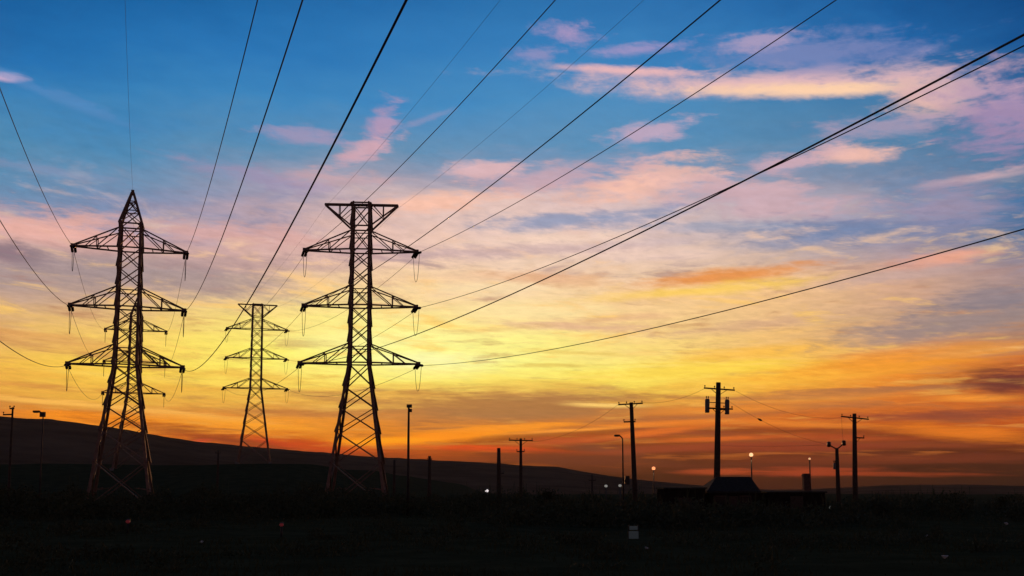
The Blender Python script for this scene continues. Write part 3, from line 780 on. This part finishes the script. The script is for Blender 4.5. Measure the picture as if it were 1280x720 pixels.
plant(562, 617, 150, 14, 'narrow dark bush right of the tall mast and the short bare poles', 5, 'bush')
plant(585, 624, 110, 26, 'low wide bush left of the small white lamp', 6, 'bush')
plant(470, 625, 120, 40, 'low bush at the right foot of the flat-topped pylon', 8, 'bush')
plant(376, 618, 140, 44, 'wide bush left of the flat-topped pylon', 9, 'bush')
plant(250, 607, 170, 40, 'bush on the slope between the pointed pylon and the distant one', 10, 'bush')
plant(212, 612, 150, 34, 'small bush right beside the foot of the pointed pylon', 11, 'bush')
plant(84, 610, 140, 46, 'bush left of the foot of the pointed pylon', 12, 'bush')
plant(24, 606, 130, 50, 'leafy bush at the far left edge', 13, 'bush')
plant(860, 622, 105, 44, 'bush in front of the shed left of the house', 14, 'bush')
plant(1102, 622, 95, 36, 'bush right of the rightmost utility pole', 15, 'bush')
plant(1190, 622, 105, 60, 'wide bush in the right part of the plain', 16, 'bush')
plant(1262, 620, 110, 46, 'bush near the right edge of the plain', 17, 'bush')
plant(728, 624, 110, 24, 'small bush left of the curved street lamp', 18, 'bush')

# a belt of scrub thick enough to read as one mass
bm = BM(); rnd = random.Random(31)
clumps = []
for k in range(620):
    a = R(rnd.uniform(-33, 33)); r = rnd.uniform(72, 88) if -.02 < a < .33 and rnd.random() < .45 else rnd.uniform(98, 150)
    x, y = r * math.sin(a), r * math.cos(a)
    n_ = mnoise.noise(Vector((x * .06, y * .06, 4.4)))
    h = max(.5, 1.5 + 1.9 * n_ + rnd.uniform(-.5, .7)) * (1.0 + .25 * (x < -10)) * (.8 if r < 92 else 1)
    clumps.append((x, y, gz(x, y), h, rnd.uniform(1.0, 2.4)))
for k in range(420):
    a = R(rnd.uniform(-33, 33)); r = rnd.uniform(34, 98)
    x, y = r * math.sin(a), r * math.cos(a)
    if mnoise.noise(Vector((x * .09, y * .09, 9.1))) > -.05 and abs(x - 6.7) > 1.6: clumps.append((x, y, gz(x, y), rnd.uniform(.2, .75) * (.5 + r / 130), rnd.uniform(.5, 1.3)))
for x, y, g, h, w in clumps:
    for k in range(int(50 + 34 * h * w)):
        d = Vector((rnd.gauss(0, .5), rnd.gauss(0, .5), 0)) * w
        top = h * max(.15, 1 - (d.length / (1.7 * w)) ** 2) * rnd.uniform(.75, 1.06)
        p = Vector((x, y, g)) + d + Vector((0, 0, top * rnd.random() ** .7))
        q = rnd.uniform(.10, .24) * min(1, .3 + h * .5)
        a_ = Vector((rnd.gauss(0, 1), rnd.gauss(0, 1), rnd.gauss(0, 1.2))).normalized(); b_ = a_.orthogonal().normalized()
        bm.faces.new((bm.verts.new(p + a_ * q), bm.verts.new(p + b_ * q * .5), bm.verts.new(p - a_ * q), bm.verts.new(p - b_ * q * .5)))
    for k in range(3):                                       # bare twigs standing out of the clump
        p = Vector((x + rnd.gauss(0, .4) * w, y + rnd.gauss(0, .4) * w, g)); q = p + Vector((rnd.gauss(0, .25), rnd.gauss(0, .2), h * rnd.uniform(.8, 1.35)))
        beam(bm, p, q, .03)
tag(obj('scrub', bm, M['leaf']), 'ragged dark scrub across the middle of the plain, hiding the pylon feet', 'scrub', None, 'stuff')

# ------------------------------------------------------------------ cables between the wooden poles
CG = 'thin cables between the wooden poles'
def cable(a, b, sag, label, rad=.012, **kw):
    return wire(a, b, sag, rad, label, CG, 40, 'overhead_cable', 'cable')
P2L, P2R = at(880, 486, 100), at(920, 489, 100); P1L, P1R = at(775, 504, 105), at(801, 503, 105)
P3L, P3R = at(1052, 522, 110), at(1084, 525, 110); P4L, P4R = at(1037, 556, 110), at(1054, 553, 110); P5R = at(665, 552, 120)
cable(P1R, P2L, .5, 'thin cable from the leaning pole up to the transformer pole crossarm')
cable(P5R, P1L, .9, 'thin cable from the T-shaped pole to the leaning pole')
cable(P2R, P3L, .9, 'thin cable from the transformer pole to the tilted crossarm of the rightmost pole')
c2 = cable(at(904, 497, 100), P4L, .7, 'cable falling from the transformer pole to the forked pole, a dark splice on it')
pts = span_pts(at(904, 497, 100), P4L, .7, 40); pm = pts[13]
bm = BM(); tube(bm, [pts[12].lerp(pm, .2) - c2.location, pm - c2.location, pts[14].lerp(pm, .3) - c2.location], [.05, .12, .05], 8); obj('splice', bm, M['black'], c2, True)
cable(at(895, 557, 100), P4L, .1, 'low cable running level from the transformer pole shaft to the forked pole')
cable(P3L, P4R, .5, 'short cable dropping from the tilted crossarm to the forked pole')

# ------------------------------------------------------------------ evening haze
bm = BM(); box(bm, (-4200, -4200, -8), (4200, 4200, 260))
hz = obj('haze', bm, bpy.data.materials.new('evening_haze'))
tag(hz, kind='stuff', label='thin brown evening haze over the plain', cat='haze')
hm = hz.data.materials[0]; hm.use_nodes = True; ht_ = hm.node_tree; ht_.nodes.clear()
pv_ = ht_.nodes.new('ShaderNodeVolumePrincipled'); ou = ht_.nodes.new('ShaderNodeOutputMaterial')
pv_.inputs['Color'].default_value = (.9, .8, .7, 1); pv_.inputs['Density'].default_value = .00003; pv_.inputs['Anisotropy'].default_value = .3
ht_.links.new(pv_.outputs[0], ou.inputs['Volume'])
